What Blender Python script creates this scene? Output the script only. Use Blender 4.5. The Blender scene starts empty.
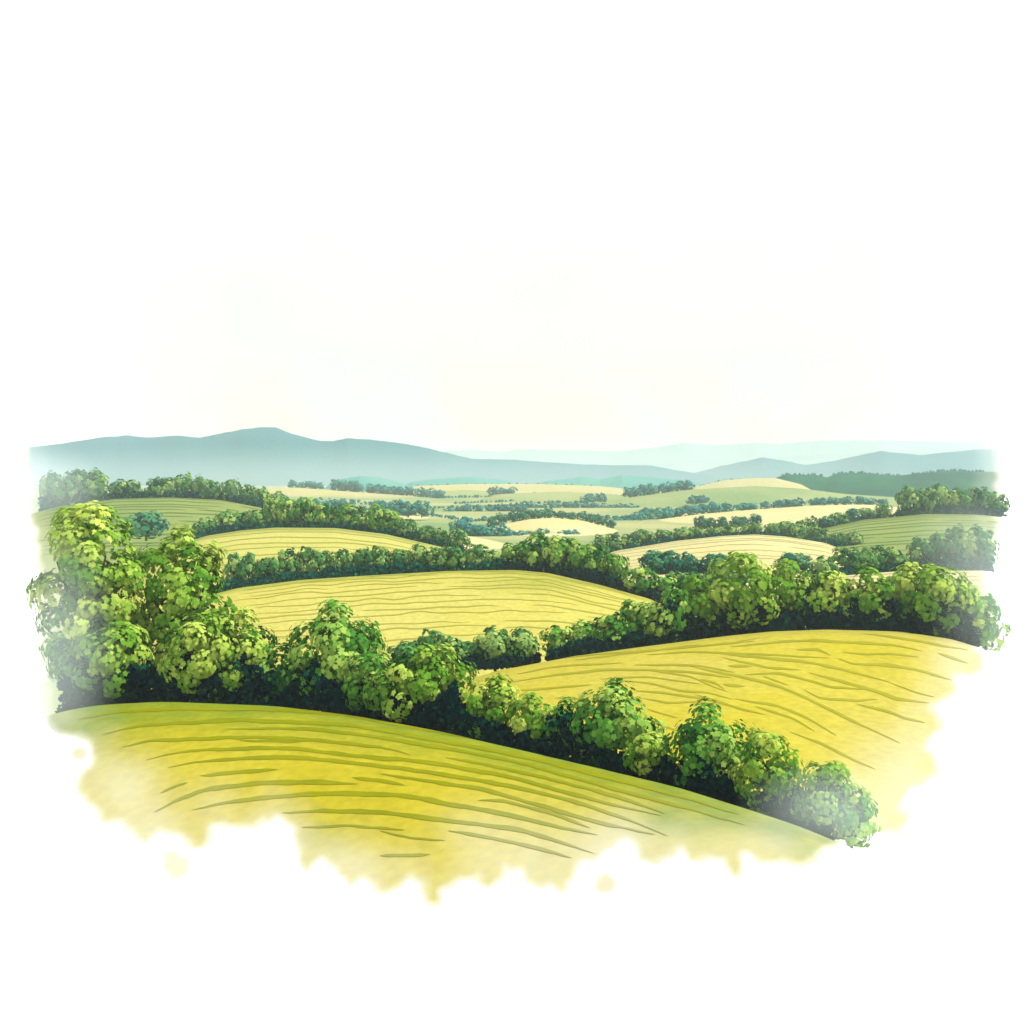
import bpy, math, random
import numpy as np

# ------------------------------------------------------------------ basics
FPX, VH, CZ = 1100.0, 470.0, 24.0          # focal length in pixels, horizon row, eye height above the plain
sc = bpy.context.scene
COL = sc.collection
rng = np.random.default_rng(7)
random.seed(7)


def P(u, v, d):
    """point at distance d (m) seen at column u, row v"""
    return np.array([(u - 512.0) * d / FPX, d, CZ - (v - VH) * d / FPX])


def tag(o, label=None, cat=None, group=None, kind=None):
    if label: o['label'] = label
    if cat: o['category'] = cat
    if group: o['group'] = group
    if kind: o['kind'] = kind
    return o


def link_mesh(name, me, parent=None):
    o = bpy.data.objects.new(name, me)
    COL.objects.link(o)
    if parent is not None: o.parent = parent
    return o


def empty(name, loc):
    o = bpy.data.objects.new(name, None)
    COL.objects.link(o)
    o.location = loc
    o.empty_display_size = .3
    return o


def smooth(a, n):
    if n < 2: return a
    k = np.hanning(n + 2)[1:-1]; k /= k.sum()
    p = np.pad(a, n, mode='reflect', reflect_type='odd')
    return np.convolve(p, k, 'same')[n:-n]


def vnoise(x, y, seed=0):
    """cheap smooth value noise in -1..1"""
    r = np.random.default_rng(seed)
    tab = r.uniform(-1, 1, (256, 256))
    xi = np.floor(x).astype(int); yi = np.floor(y).astype(int)
    fx = x - xi; fy = y - yi
    fx = fx * fx * (3 - 2 * fx); fy = fy * fy * (3 - 2 * fy)
    a = tab[xi & 255, yi & 255]; b = tab[(xi + 1) & 255, yi & 255]
    c = tab[xi & 255, (yi + 1) & 255]; d = tab[(xi + 1) & 255, (yi + 1) & 255]
    return (a * (1 - fx) + b * fx) * (1 - fy) + (c * (1 - fx) + d * fx) * fy


def sstep(a, b, x):
    t = np.clip((x - a) / (b - a), 0, 1)
    return t * t * (3 - 2 * t)


# ------------------------------------------------------------------ edge of the planted land (beyond it the ground is bare white)
EDGE = np.array([(24, 380), (24, 500), (31, 520), (38, 560), (40, 640), (42, 700), (44, 724), (60, 735), (74, 738), (86, 742), (92, 758),
    (80, 772), (76, 790), (84, 806), (98, 812), (100, 826), (122, 824), (134, 838), (146, 845), (160, 834), (176, 836),
    (196, 850), (210, 846), (216, 828), (240, 832), (258, 828), (276, 820), (288, 828), (296, 846), (294, 862), (306, 872),
    (320, 862), (334, 872), (348, 886), (364, 884), (380, 895), (398, 892), (410, 880), (420, 884), (426, 904), (438, 908),
    (446, 890), (462, 884), (476, 880), (486, 892), (498, 888), (508, 872), (518, 872), (524, 884), (540, 892), (552, 890),
    (564, 897), (574, 882), (582, 864), (600, 860), (612, 850), (624, 842), (634, 848), (638, 860), (652, 866), (668, 862),
    (680, 854), (690, 864), (706, 862), (722, 862), (732, 878), (742, 876), (746, 858), (762, 866), (778, 864), (800, 866),
    (818, 866), (826, 852), (838, 848), (846, 834), (862, 838), (874, 832), (890, 838), (904, 834), (912, 818), (904, 804),
    (916, 790), (930, 784), (942, 772), (940, 758), (930, 748), (936, 738), (946, 728), (944, 716), (936, 706), (950, 700),
    (958, 690), (956, 680), (972, 682), (984, 670), (984, 656), (976, 648), (988, 640), (996, 620), (996, 600), (986, 585),
    (990, 560), (1000, 530), (998, 505), (1000, 490), (1002, 380)], float)


def edge_dist(u, v):
    u = np.asarray(u, float).ravel(); v = np.asarray(v, float).ravel()
    inside = np.zeros(u.shape, bool); dm = np.full(u.shape, 1e9)
    n = len(EDGE)
    for i in range(n):
        x1, y1 = EDGE[i]; x2, y2 = EDGE[(i + 1) % n]
        dx, dy = x2 - x1, y2 - y1
        t = np.clip(((u - x1) * dx + (v - y1) * dy) / (dx * dx + dy * dy), 0, 1)
        dm = np.minimum(dm, np.hypot(u - x1 - t * dx, v - y1 - t * dy))
        c = ((y1 > v) != (y2 > v))
        xi = x1 + (v - y1) * dx / (dy if dy else 1e-9)
        inside ^= (c & (u < xi))
    return np.where(inside, dm, -dm)


# bare / thinly sown patches (pixel-sized centres are turned into ground places by the mesh that stores them)
THIN = [(125, 785, 42, .72), (150, 830, 40, .5), (275, 845, 34, .6), (350, 868, 46, .55), (520, 850, 60, .45), (610, 845, 50, .7),
        (690, 848, 60, .35), (775, 842, 46, .45), (900, 770, 55, .6), (905, 815, 40, .3), (960, 660, 42, .45), (560, 880, 50, .3),
        (470, 835, 40, .3), (215, 800, 34, .3), (840, 790, 26, .5)]


def cover(u, v):
    sh = np.shape(u)
    u = np.asarray(u, float).ravel(); v = np.asarray(v, float).ravel()
    sd = edge_dist(u, v) + 3.0 * vnoise(u / 9, v / 9, 3)
    near = sstep(560, 680, v)
    soft = 11 - 2 * (1 - near)
    a = sstep(-1.5, soft, sd) * (.76 + .24 * sstep(2, 50, sd + 10 * vnoise(u / 30, v / 30, 5)) * near + .5 * (1 - near) * sstep(0, 60, sd))
    for (cu, cv, r, k) in THIN:
        q = np.hypot(u - cu, (v - cv) * 1.3) / r
        a *= 1 - .7 * k * np.exp(-q * q * 1.3)
    # a few splashes of sown ground outside the edge
    for (cu, cv, r, k) in [(176, 866, 17, .22), (605, 884, 11, .3), (79, 754, 7, .3)]:
        q = np.hypot(u - cu, v - cv) / r
        a = np.maximum(a, k * sstep(1.25, .4, q + .25 * vnoise(u / 6, v / 6, 9)))
    return np.clip(a, 0, 1).reshape(sh)


# ------------------------------------------------------------------ materials
def lin(r, g, b):
    f = lambda c: ((c / 255 + .055) / 1.055) ** 2.4 if c > 10 else c / 255 / 12.92
    return (f(r), f(g), f(b), 1)


def new_mat(name):
    m = bpy.data.materials.new(name); m.use_nodes = True
    nt = m.node_tree
    for n in list(nt.nodes): nt.nodes.remove(n)
    return m, nt, nt.nodes, nt.links


WHITE = (.94, .94, .935, 1)
CHALK = (.45, .445, .375, 1)


def land_mat(name, base, second, head, scale=.05, paper=True):
    """crop colour: base/second by broad noise, 'head' where the stored headland amount says so, bare white where nothing is sown"""
    m, nt, N, L = new_mat(name)
    out = N.new('ShaderNodeOutputMaterial'); bs = N.new('ShaderNodeBsdfDiffuse')
    geo = N.new('ShaderNodeNewGeometry')
    no = N.new('ShaderNodeTexNoise'); no.inputs['Scale'].default_value = scale; no.inputs['Detail'].default_value = 5
    no.inputs['Roughness'].default_value = .55
    L.new(geo.outputs['Position'], no.inputs['Vector'])
    mr = N.new('ShaderNodeMapRange'); mr.inputs[1].default_value = .36; mr.inputs[2].default_value = .62
    L.new(no.outputs['Fac'], mr.inputs[0])
    m1 = N.new('ShaderNodeMix'); m1.data_type = 'RGBA'
    m1.inputs[6].default_value = base; m1.inputs[7].default_value = second
    L.new(mr.outputs[0], m1.inputs[0])
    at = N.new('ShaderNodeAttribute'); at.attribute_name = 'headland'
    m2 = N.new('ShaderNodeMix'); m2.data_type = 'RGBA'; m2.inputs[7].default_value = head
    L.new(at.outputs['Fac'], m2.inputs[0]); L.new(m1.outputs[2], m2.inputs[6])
    # fine grain of stubble and soil
    n2 = N.new('ShaderNodeTexNoise'); n2.inputs['Scale'].default_value = scale * 55; n2.inputs['Detail'].default_value = 4
    L.new(geo.outputs['Position'], n2.inputs['Vector'])
    mr2 = N.new('ShaderNodeMapRange'); mr2.inputs[1].default_value = .3; mr2.inputs[2].default_value = .7
    mr2.inputs[3].default_value = .88; mr2.inputs[4].default_value = 1.1
    L.new(n2.outputs['Fac'], mr2.inputs[0])
    vm = N.new('ShaderNodeVectorMath'); vm.operation = 'SCALE'
    L.new(m2.outputs[2], vm.inputs[0]); L.new(mr2.outputs[0], vm.inputs['Scale'])
    if paper:
        ac = N.new('ShaderNodeAttribute'); ac.attribute_name = 'cover'
        m4 = N.new('ShaderNodeMix'); m4.data_type = 'RGBA'; m4.inputs[6].default_value = CHALK
        L.new(ac.outputs['Fac'], m4.inputs[0]); L.new(vm.outputs[0], m4.inputs[7])
        ed = N.new('ShaderNodeMapRange'); ed.interpolation_type = 'SMOOTHSTEP'; ed.inputs[1].default_value = 0; ed.inputs[2].default_value = .17
        L.new(ac.outputs['Fac'], ed.inputs[0])
        m3 = N.new('ShaderNodeMix'); m3.data_type = 'RGBA'; m3.inputs[6].default_value = WHITE
        L.new(ed.outputs[0], m3.inputs[0]); L.new(m4.outputs[2], m3.inputs[7])
        L.new(m3.outputs[2], bs.inputs['Color'])
    else:
        L.new(vm.outputs[0], bs.inputs['Color'])
    L.new(bs.outputs[0], out.inputs[0])
    return m


def leaf_mat(name, dark, mid, light, trans=.25):
    m, nt, N, L = new_mat(name)
    out = N.new('ShaderNodeOutputMaterial')
    at = N.new('ShaderNodeAttribute'); at.attribute_name = 'tint'
    rp = N.new('ShaderNodeValToRGB')
    rp.color_ramp.elements[0].position = 0; rp.color_ramp.elements[0].color = dark
    rp.color_ramp.elements[1].position = 1; rp.color_ramp.elements[1].color = light
    e = rp.color_ramp.elements.new(.5); e.color = mid
    L.new(at.outputs['Fac'], rp.inputs[0])
    d = N.new('ShaderNodeBsdfDiffuse'); t = N.new('ShaderNodeBsdfTranslucent'); mx = N.new('ShaderNodeMixShader')
    mx.inputs[0].default_value = trans
    L.new(rp.outputs[0], d.inputs[0]); L.new(rp.outputs[0], t.inputs[0])
    L.new(d.outputs[0], mx.inputs[1]); L.new(t.outputs[0], mx.inputs[2])
    L.new(mx.outputs[0], out.inputs[0])
    return m


def plain_mat(name, c):
    m, nt, N, L = new_mat(name)
    out = N.new('ShaderNodeOutputMaterial'); bs = N.new('ShaderNodeBsdfDiffuse')
    geo = N.new('ShaderNodeNewGeometry'); no = N.new('ShaderNodeTexNoise'); no.inputs['Scale'].default_value = 3
    L.new(geo.outputs['Position'], no.inputs['Vector'])
    mx = N.new('ShaderNodeMix'); mx.data_type = 'RGBA'
    mx.inputs[6].default_value = c; mx.inputs[7].default_value = tuple(x * .6 for x in c[:3]) + (1,)
    L.new(no.outputs['Fac'], mx.inputs[0]); L.new(mx.outputs[2], bs.inputs[0]); L.new(bs.outputs[0], out.inputs[0])
    return m


K = .37   # a surface of this reflectance times the daylight gives the lit colour


def A(r, g, b, k=K):
    c = lin(r, g, b)
    return (c[0] * k, c[1] * k, c[2] * k, 1)


M = {}
M['f1'] = land_mat('ripe_crop', A(222, 206, 20), A(234, 220, 62), A(154, 180, 52), .045)
M['f2'] = land_mat('golden_crop', A(240, 226, 62), A(246, 232, 112), A(206, 200, 84), .035)
M['f3'] = land_mat('straw_crop', A(240, 230, 106, .385), A(248, 240, 134, .39), A(196, 204, 84), .03)
M['f4'] = land_mat('green_gold_crop', A(228, 226, 108, .385), A(240, 236, 132, .39), A(170, 192, 96), .03)
M['f5'] = land_mat('young_crop', A(164, 188, 104), A(186, 200, 116), A(144, 172, 100), .03)
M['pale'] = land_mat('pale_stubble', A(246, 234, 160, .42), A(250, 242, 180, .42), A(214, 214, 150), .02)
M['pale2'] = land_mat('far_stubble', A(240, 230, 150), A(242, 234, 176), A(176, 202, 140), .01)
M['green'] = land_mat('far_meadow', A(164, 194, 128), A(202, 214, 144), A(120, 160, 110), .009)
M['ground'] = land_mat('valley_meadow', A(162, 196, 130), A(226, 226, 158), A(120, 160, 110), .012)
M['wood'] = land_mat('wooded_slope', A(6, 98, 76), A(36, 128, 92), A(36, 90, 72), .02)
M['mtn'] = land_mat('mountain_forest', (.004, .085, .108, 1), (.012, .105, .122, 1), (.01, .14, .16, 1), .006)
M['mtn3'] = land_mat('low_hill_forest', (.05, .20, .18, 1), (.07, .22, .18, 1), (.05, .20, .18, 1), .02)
M['mtn2'] = land_mat('far_ridge_hazed', (.20, .27, .26, 1), (.22, .29, .27, 1), (.20, .27, .26, 1), .006)  # pale because distance haze is put into the ridge colour
M['line1'] = land_mat('furrow_dark', A(182, 184, 26), A(166, 174, 26), A(136, 140, 14), .5)
M['line2'] = land_mat('furrow_olive', A(206, 202, 60), A(194, 192, 56), A(150, 140, 30), .5)
M['line3'] = land_mat('furrow_soft', A(206, 202, 84), A(212, 206, 90), A(150, 140, 30), .5)
M['line4'] = land_mat('furrow_pale', A(226, 216, 134), A(226, 216, 134), A(150, 140, 30), .5)
M['line5'] = land_mat('furrow_green', A(122, 158, 78), A(122, 158, 78), A(150, 140, 30), .5)

KL = .72
def AL(r, g, b): return A(r, g, b, KL)
M['leaf1'] = leaf_mat('bright_leaves', AL(18, 80, 30), AL(112, 164, 46), AL(212, 228, 106))
M['leaf2'] = leaf_mat('green_leaves', AL(14, 76, 40), AL(88, 152, 52), AL(190, 218, 104))
M['leaf3'] = leaf_mat('mid_leaves', AL(14, 80, 54), AL(84, 144, 74), AL(180, 208, 110))
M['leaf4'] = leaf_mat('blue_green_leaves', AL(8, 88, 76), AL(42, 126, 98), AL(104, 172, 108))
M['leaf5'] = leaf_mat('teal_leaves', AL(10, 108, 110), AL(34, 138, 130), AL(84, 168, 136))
M['dark'] = leaf_mat('deep_shade_leaves', AL(0, 22, 28), AL(2, 40, 42), AL(16, 76, 50), .05)  # hedge-foot shade put into the leaf colour
M['dark2'] = leaf_mat('shade_leaves', AL(0, 52, 48), AL(4, 76, 62), AL(40, 116, 70), .05)  # lighter tone of the same painted shade
M['bark'] = plain_mat('bark', (.07, .055, .04, 1))


# ------------------------------------------------------------------ land
class Mound:
    """a hill: foot -> crest (rounded, so the crest is its own skyline) -> falling away behind"""

    def __init__(s, crest, foot, g=1.55, sm=.06, R=None, back=None, u0=None, u1=None):
        s.cr = np.array(crest, float); s.ft = np.array(foot, float)
        s.u0 = u0 if u0 is not None else s.cr[0, 0]; s.u1 = u1 if u1 is not None else s.cr[-1, 0]
        s.g = g
        s.U = np.linspace(s.u0, s.u1, 600)
        n = max(2, int(600 * sm))
        s.vc = smooth(np.interp(s.U, s.cr[:, 0], s.cr[:, 1]), n)
        s.dc = smooth(np.interp(s.U, s.cr[:, 0], s.cr[:, 2]), n)
        s.vf = smooth(np.interp(s.U, s.ft[:, 0], s.ft[:, 1]), n)
        s.df = smooth(np.interp(s.U, s.ft[:, 0], s.ft[:, 2]), n)
        dm = s.dc.mean()
        s.R = R or dm * 1.2
        s.back = back or dm * .5

    def q(s, u):
        return [np.interp(u, s.U, a) for a in (s.vc, s.dc, s.vf, s.df)]

    def tv(s, u, t):
        vc, dc, vf, df = s.q(u)
        gg = 1 - (1 - np.clip(t, 0, 1)) ** s.g
        return vf + (vc - vf) * gg, df + (dc - df) * t

    def pt(s, u, t):
        """t 0..1 foot to crest, t>1: metres behind the crest = (t-1)*back"""
        u = np.asarray(u, float); t = np.asarray(t, float)
        vc, dc, vf, df = s.q(u)
        v, d = s.tv(u, np.minimum(t, 1))
        z = CZ - (v - VH) * d / FPX
        de = np.maximum(t - 1, 0) * s.back
        zc = CZ - (vc - VH) * dc / FPX
        zb = zc + (zc - CZ) / dc * de - de * de / (2 * s.R)
        z = np.where(t > 1, zb, z)
        dd = np.where(t > 1, dc + de, d)
        return np.stack([(u - 512) * dd / FPX, dd, z], -1), np.where(t > 1, vc, v)

    def t_of_v(s, u, v):
        vc, dc, vf, df = s.q(u)
        g = np.clip((vf - v) / (vf - vc), 0, 1)
        return 1 - (1 - g) ** (1 / s.g)

    def behind(s, u, m):
        """world point m metres behind the crest"""
        return s.pt(u, 1 + m / s.back)[0]


def build_land(name, md, mat, label, nu, nt, nb=10, head=None, line=None, strokes=None, cov=True):
    us = np.linspace(md.u0, md.u1, nu)
    ts = np.concatenate([np.linspace(0, 1, nt), 1 + np.linspace(0, 1, nb + 1)[1:] ** 1.5])
    U, T = np.meshgrid(us, ts, indexing='ij')
    pos, V = md.pt(U, T)
    hl = np.clip(head(U, V, T), 0, 1) if head else np.zeros_like(U)
    cv = cover(U, V) if cov else np.ones_like(U)
    # banks that carry the rim of the hill down into the valley floor
    def bank(edge, out):
        h = np.maximum(edge[..., 2:3], 0) * 1.3 + 1
        b = edge + out * h; b[..., 2] = -.8
        return b
    fr = bank(pos[:, :1], np.array([0, -1., 0]))
    pos = np.concatenate([fr, pos], 1); cv = np.concatenate([cv[:, :1], cv], 1); hl = np.concatenate([hl[:, :1], hl], 1)
    pos = np.concatenate([bank(pos[:1], np.array([-1., 0, 0])), pos, bank(pos[-1:], np.array([1., 0, 0]))], 0)
    cv = np.concatenate([cv[:1], cv, cv[-1:]], 0); hl = np.concatenate([hl[:1], hl, hl[-1:]], 0)
    nu, nr = pos.shape[:2]
    vv = pos.reshape(-1, 3)
    i, j = np.meshgrid(np.arange(nu - 1), np.arange(nr - 1), indexing='ij')
    a = (i * nr + j).ravel()
    F = np.stack([a, a + nr, a + nr + 1, a + 1], 1)
    covs = [cv.ravel()]; heads = [hl.ravel()]; verts = [vv]; faces = [F]; mi = [np.zeros(len(F), int)]
    base = len(vv)
    for (su, sv, sw) in (strokes or []):
        # stroke: columns, rows, half widths in pixels -> a low ridge of darker growth lying on the soil
        su = np.asarray(su, float); sv = np.asarray(sv, float); sw = np.asarray(sw, float)
        cc_ = cover(su, sv); sw = sw * (.03 + .97 * sstep(.25, .6, cc_))
        ta = md.t_of_v(su, sv - sw); tb = md.t_of_v(su, sv + sw)
        pa, _ = md.pt(su, ta); pb, _ = md.pt(su, tb); pm, _ = md.pt(su, md.t_of_v(su, sv))
        lift = .006 + .0002 * pm[:, 1]
        pa[:, 2] += lift; pb[:, 2] += lift; pm[:, 2] += lift * 1.1
        n = len(su)
        verts.append(np.concatenate([pa, pm, pb])); k = np.arange(n - 1)
        f1 = np.stack([k + n, k + n + 1, k + 1, k], 1); f2 = np.stack([k + 2 * n, k + 2 * n + 1, k + n + 1, k + n], 1)
        faces.append(np.concatenate([f1, f2]) + base); base += 3 * n
        mi.append(np.ones(2 * n - 2, int))
        c = .45 + .55 * cc_
        covs.append(np.concatenate([c, c, c])); heads.append(np.zeros(3 * n))
    verts = np.concatenate(verts); faces = np.concatenate(faces); mi = np.concatenate(mi)
    me = bpy.data.meshes.new(name)
    me.vertices.add(len(verts)); me.vertices.foreach_set('co', verts.ravel())
    me.loops.add(faces.size); me.loops.foreach_set('vertex_index', faces.ravel().astype(np.int32))
    me.polygons.add(len(faces)); me.polygons.foreach_set('loop_start', np.arange(0, faces.size, 4, dtype=np.int32))
    me.update(calc_edges=True)
    me.materials.append(mat)
    if line: me.materials.append(line)
    me.polygons.foreach_set('material_index', mi.astype(np.int32))
    me.polygons.foreach_set('use_smooth', np.ones(len(faces), bool))
    for nm, arr in (('cover', covs), ('headland', heads)):
        at = me.attributes.new(nm, 'FLOAT', 'POINT'); at.data.foreach_set('value', np.concatenate(arr).astype(np.float32))
    o = link_mesh(name, me)
    tag(o, label, name.replace('_', ' '), kind='structure')
    return o


def stroke(pts, w, taper=.25, wob=.0, seed=0):
    p = np.array(pts, float)
    n = max(8, int((p[-1, 0] - p[0, 0]) / 4))
    u = np.linspace(p[0, 0], p[-1, 0], n)
    v = np.interp(u, p[:, 0], p[:, 1])
    v = smooth(v, max(2, n // 8))
    v = v + wob * vnoise(u / 16, u * 0 + seed * 1.7, 21) + wob * .5 * vnoise(u / 5, u * 0 + seed * 2.3, 22)
    s = (u - u[0]) / (u[-1] - u[0])
    ww = w * np.minimum(1, np.minimum(s, 1 - s) / taper) ** .7 * (1 + .25 * vnoise(u / 12, u * 0 + seed, 23)) + .12
    return u, v, ww


def rows(md, n, u0, u1, w, t0=.05, t1=.97, cut=.5, wob=.6, power=1.0, seed=0, vis=None, full=.3):
    """furrows that follow the hill between foot and crest, broken into tapering runs"""
    r = random.Random(seed); out = []
    for k in range(n):
        f = ((k + .5 + r.uniform(-.22, .22)) / n) ** power
        t = t0 + (t1 - t0) * f
        a = u0 + r.uniform(-.02, .06) * (u1 - u0)
        while a < u1:
            L = (u1 - u0) * (r.uniform(.5, 1.1) if r.random() < full else r.uniform(.12, .45) / max(.3, cut))
            b = min(a + L, u1 + r.uniform(-.05, .02) * (u1 - u0))
            if b - a > 12:
                uu = np.linspace(a, b, max(8, int((b - a) / 4)))
                drift = r.uniform(-.03, .03)
                tt = np.clip(t + drift * (uu - a) / (u1 - u0) + .012 * wob * vnoise(uu / 60, uu * 0 + k * 3.1, seed), .01, .995)
                vv, _ = md.tv(uu, tt)
                vv = vv + wob * vnoise(uu / 22, uu * 0 + k * 1.7, seed + 1)
                vc = md.q(uu)[0]; vv = np.maximum(vv, vc + .9)
                s = (uu - uu[0]) / (uu[-1] - uu[0])
                sc_ = .45 + .75 * (1 - f)
                ww = w * sc_ * r.uniform(.7, 1.2) * np.minimum(1, np.minimum(s, 1 - s) / .22) ** .7 + .06
                out.append((uu, vv, ww))
            a = b + r.uniform(.01, .09) * (u1 - u0)
    return out


# --- the near hill ---
F1 = Mound([(-420, 800, 50), (-60, 760, 51), (52, 713, 50), (95, 705, 50), (160, 701.5, 49.5), (275, 706, 48), (360, 717, 46), (435, 731, 44),
            (515, 749, 42), (600, 769, 39.5), (675, 787, 37), (755, 812, 34.5), (800, 827, 33), (845, 846, 32), (960, 900, 30), (1500, 1100, 27)],
           [(-420, 1500, 10.5), (1500, 1500, 10.5)], g=1.7, sm=.03, R=30, back=26)
S1 = []
T1 = [
 ([(78, 720), (115, 711), (170, 709), (240, 709), (300, 711), (360, 716), (430, 728), (515, 747), (600, 768)], 1.5),
 ([(102, 734), (140, 725), (190, 723), (232, 720), (300, 723), (350, 725), (420, 738), (500, 752), (580, 771), (650, 790), (700, 803)], 1.8),
 ([(225, 729), (260, 729), (310, 729), (370, 736), (450, 750), (520, 763), (600, 786), (680, 807), (745, 826)], 1.6),
 ([(122, 747), (150, 741), (200, 739), (250, 737), (310, 740), (380, 747), (410, 755)], 1.7),
 ([(146, 760), (175, 752), (230, 749), (290, 748), (340, 755), (400, 760), (440, 764), (520, 780), (600, 802), (662, 817)], 1.8),
 ([(168, 768), (195, 762), (240, 759), (300, 757), (350, 763), (420, 771), (500, 784), (570, 800), (630, 820), (668, 836)], 1.8),
 ([(200, 776), (240, 772), (278, 769)], 1.6),
 ([(160, 792), (188, 782)], 1.0),
 ([(154, 811), (180, 798), (205, 789), (260, 783), (310, 782), (358, 784)], 2.1),
 ([(192, 810), (225, 802), (280, 796), (340, 793), (400, 796), (435, 801), (442, 804), (500, 813), (560, 828), (598, 836)], 2.2),
 ([(352, 778), (380, 781), (405, 786)], 1.6), ([(380, 774), (430, 782), (480, 789), (540, 806), (600, 824), (655, 835)], 1.8),
 ([(282, 813), (330, 811), (390, 813), (450, 821), (515, 829), (560, 842), (596, 854)], 2.0),
 ([(302, 828), (350, 826), (405, 830)], 1.1), ([(380, 832), (410, 838), (445, 841)], .8),
 ([(448, 831), (490, 838), (540, 849), (572, 858)], 1.6), ([(380, 856), (405, 856), (430, 855)], 1.2),
 ([(445, 758), (490, 766), (560, 782), (620, 798), (665, 815)], 1.5), ([(350, 716), (420, 729), (480, 740)], 1.3),
 ([(478, 801), (500, 800), (560, 816), (590, 828)], 1.5), ([(540, 760), (610, 778), (690, 800), (740, 816)], 1.0),
 ([(240, 741), (300, 742)], 1.0),
]
for k, (p, w) in enumerate(T1):
    S1.append(stroke(p, w, .18, .55, k))
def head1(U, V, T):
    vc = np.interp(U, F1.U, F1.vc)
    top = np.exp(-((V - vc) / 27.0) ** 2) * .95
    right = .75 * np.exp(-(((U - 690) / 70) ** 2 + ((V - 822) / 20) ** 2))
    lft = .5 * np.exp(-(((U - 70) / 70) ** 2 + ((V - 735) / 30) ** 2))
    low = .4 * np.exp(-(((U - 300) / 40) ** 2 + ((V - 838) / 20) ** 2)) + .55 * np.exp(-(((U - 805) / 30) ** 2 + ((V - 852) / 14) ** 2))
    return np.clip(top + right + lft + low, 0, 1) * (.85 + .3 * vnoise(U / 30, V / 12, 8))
# --- right golden hill ---
F2 = Mound([(330, 760, 84), (430, 690, 86), (500, 670, 88), (575, 656, 88), (640, 647, 88), (725, 636, 88), (770, 631.5, 88), (825, 629.5, 88),
            (900, 631.5, 87), (950, 639, 86), (980, 648, 85), (1060, 690, 80), (1300, 860, 70)],
           [(330, 800, 52), (500, 800, 44), (700, 850, 36), (850, 900, 33), (1300, 960, 32)], g=1.35, sm=.02, R=60, back=34)
T2 = [
 ([(541,660),(602,654),(675,649),(729,643),(760,637)],.6), ([(517,674),(560,666),(622,663)],.7), ([(509,682),(553,675),(602,670),(651,670),(690,677),(714,688),(729,693)],.9),
 ([(646,655),(690,652),(741,654),(782,655.5),(831,658)],.9), ([(634,665),(670,665),(700,666),(735,673)],.8), ([(648,670),(687,672),(732,678)],1.0),
 ([(509,691),(553,688),(592,685)],.8), ([(555,698),(585,699)],.6), ([(560,706),(577,707)],.5), ([(624,681),(651,683.5),(680,691),(709,693),(732,699)],.9),
 ([(636,691),(665,693),(700,698),(732,706)],1.0), ([(643,699),(665,703),(692,702),(714,704)],.8), ([(648,710),(678,719)],.7), ([(658,725),(677,731)],.7),
 ([(695,647),(755,640.5)],.6), ([(730,647),(774,642),(815,640.5),(853,643),(891,645),(923,652)],1.1), ([(796,649.5),(815,649.5),(831,656)],1.1),
 ([(842,652),(864,655),(891,654),(919,658)],.9), ([(837,658),(853,664),(886,665),(919,670.5),(954,681)],1.3), ([(700,651),(741,655.5),(796,661),(831,666.5),(864,675),(891,683)],1.1),
 ([(722,658),(768,668),(801,670)],.9), ([(728,666),(752,666.5)],1.0), ([(690,667),(741,677.5),(768,683.5),(796,694),(823,707.5),(853,722.5),(878,733.5),(900,744)],1.3),
 ([(723,685),(745,687)],1.1), ([(744,675),(777,673),(804,679),(831,687),(869,690)],1.0), ([(809,673),(842,681.5),(875,691),(897,699),(930,703)],1.5),
 ([(804,691),(817,698),(853,701),(878,699)],.9), ([(857,705),(886,711.5),(902,718),(925,723)],1.3), ([(700,680),(714,683),(725,691)],.9), ([(695,695),(741,710),(765,715)],.9),
 ([(735,699),(774,705),(804,716),(837,736)],1.0), ([(755,707.5),(790,718),(815,733)],.9), ([(790,733),(820,744),(853,761),(875,770)],1.1), ([(864,633.5),(919,641),(968,650.5)],.9),
 ([(938,654),(968,664)],1.0), ([(763,677),(789,686)],.6), ([(891,684),(919,694),(935,698)],.6), ([(575,660.5),(640,652),(700,645)],.5), ([(600,679),(650,677),(700,684)],.5)]
S2 = [stroke(p, w * 1.1, .3, .35, 40 + k) for k, (p, w) in enumerate(T2)]
head2 = lambda U, V, T: .5 * np.exp(-((V - np.interp(U, F2.U, F2.vc)) / 5.0) ** 2) + .15 * vnoise(U / 40, V / 14, 3)
# --- middle straw hill ---
F3 = Mound([(120, 640, 138), (190, 600, 140), (237, 588, 142), (300, 580, 144), (360, 576, 145), (447, 571, 146), (515, 570, 146), (548, 573, 145),
            (600, 585, 142), (650, 599, 138), (700, 625, 132), (760, 665, 126)],
           [(120, 700, 98), (440, 690, 96), (640, 680, 100), (760, 700, 104)], g=1.5, sm=.03, R=160, back=60)
S3 = rows(F3, 17, 236, 650, .62, .1, .985, .7, 1.5, 1.0, 5, full=.3)
head3 = lambda U, V, T: .9 * np.exp(-((V - np.interp(U, F3.U, F3.vc)) / 3.0) ** 2) + .7 * np.exp(-(((U - 545) / 60) ** 2 + ((V - 582) / 10) ** 2))
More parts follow.
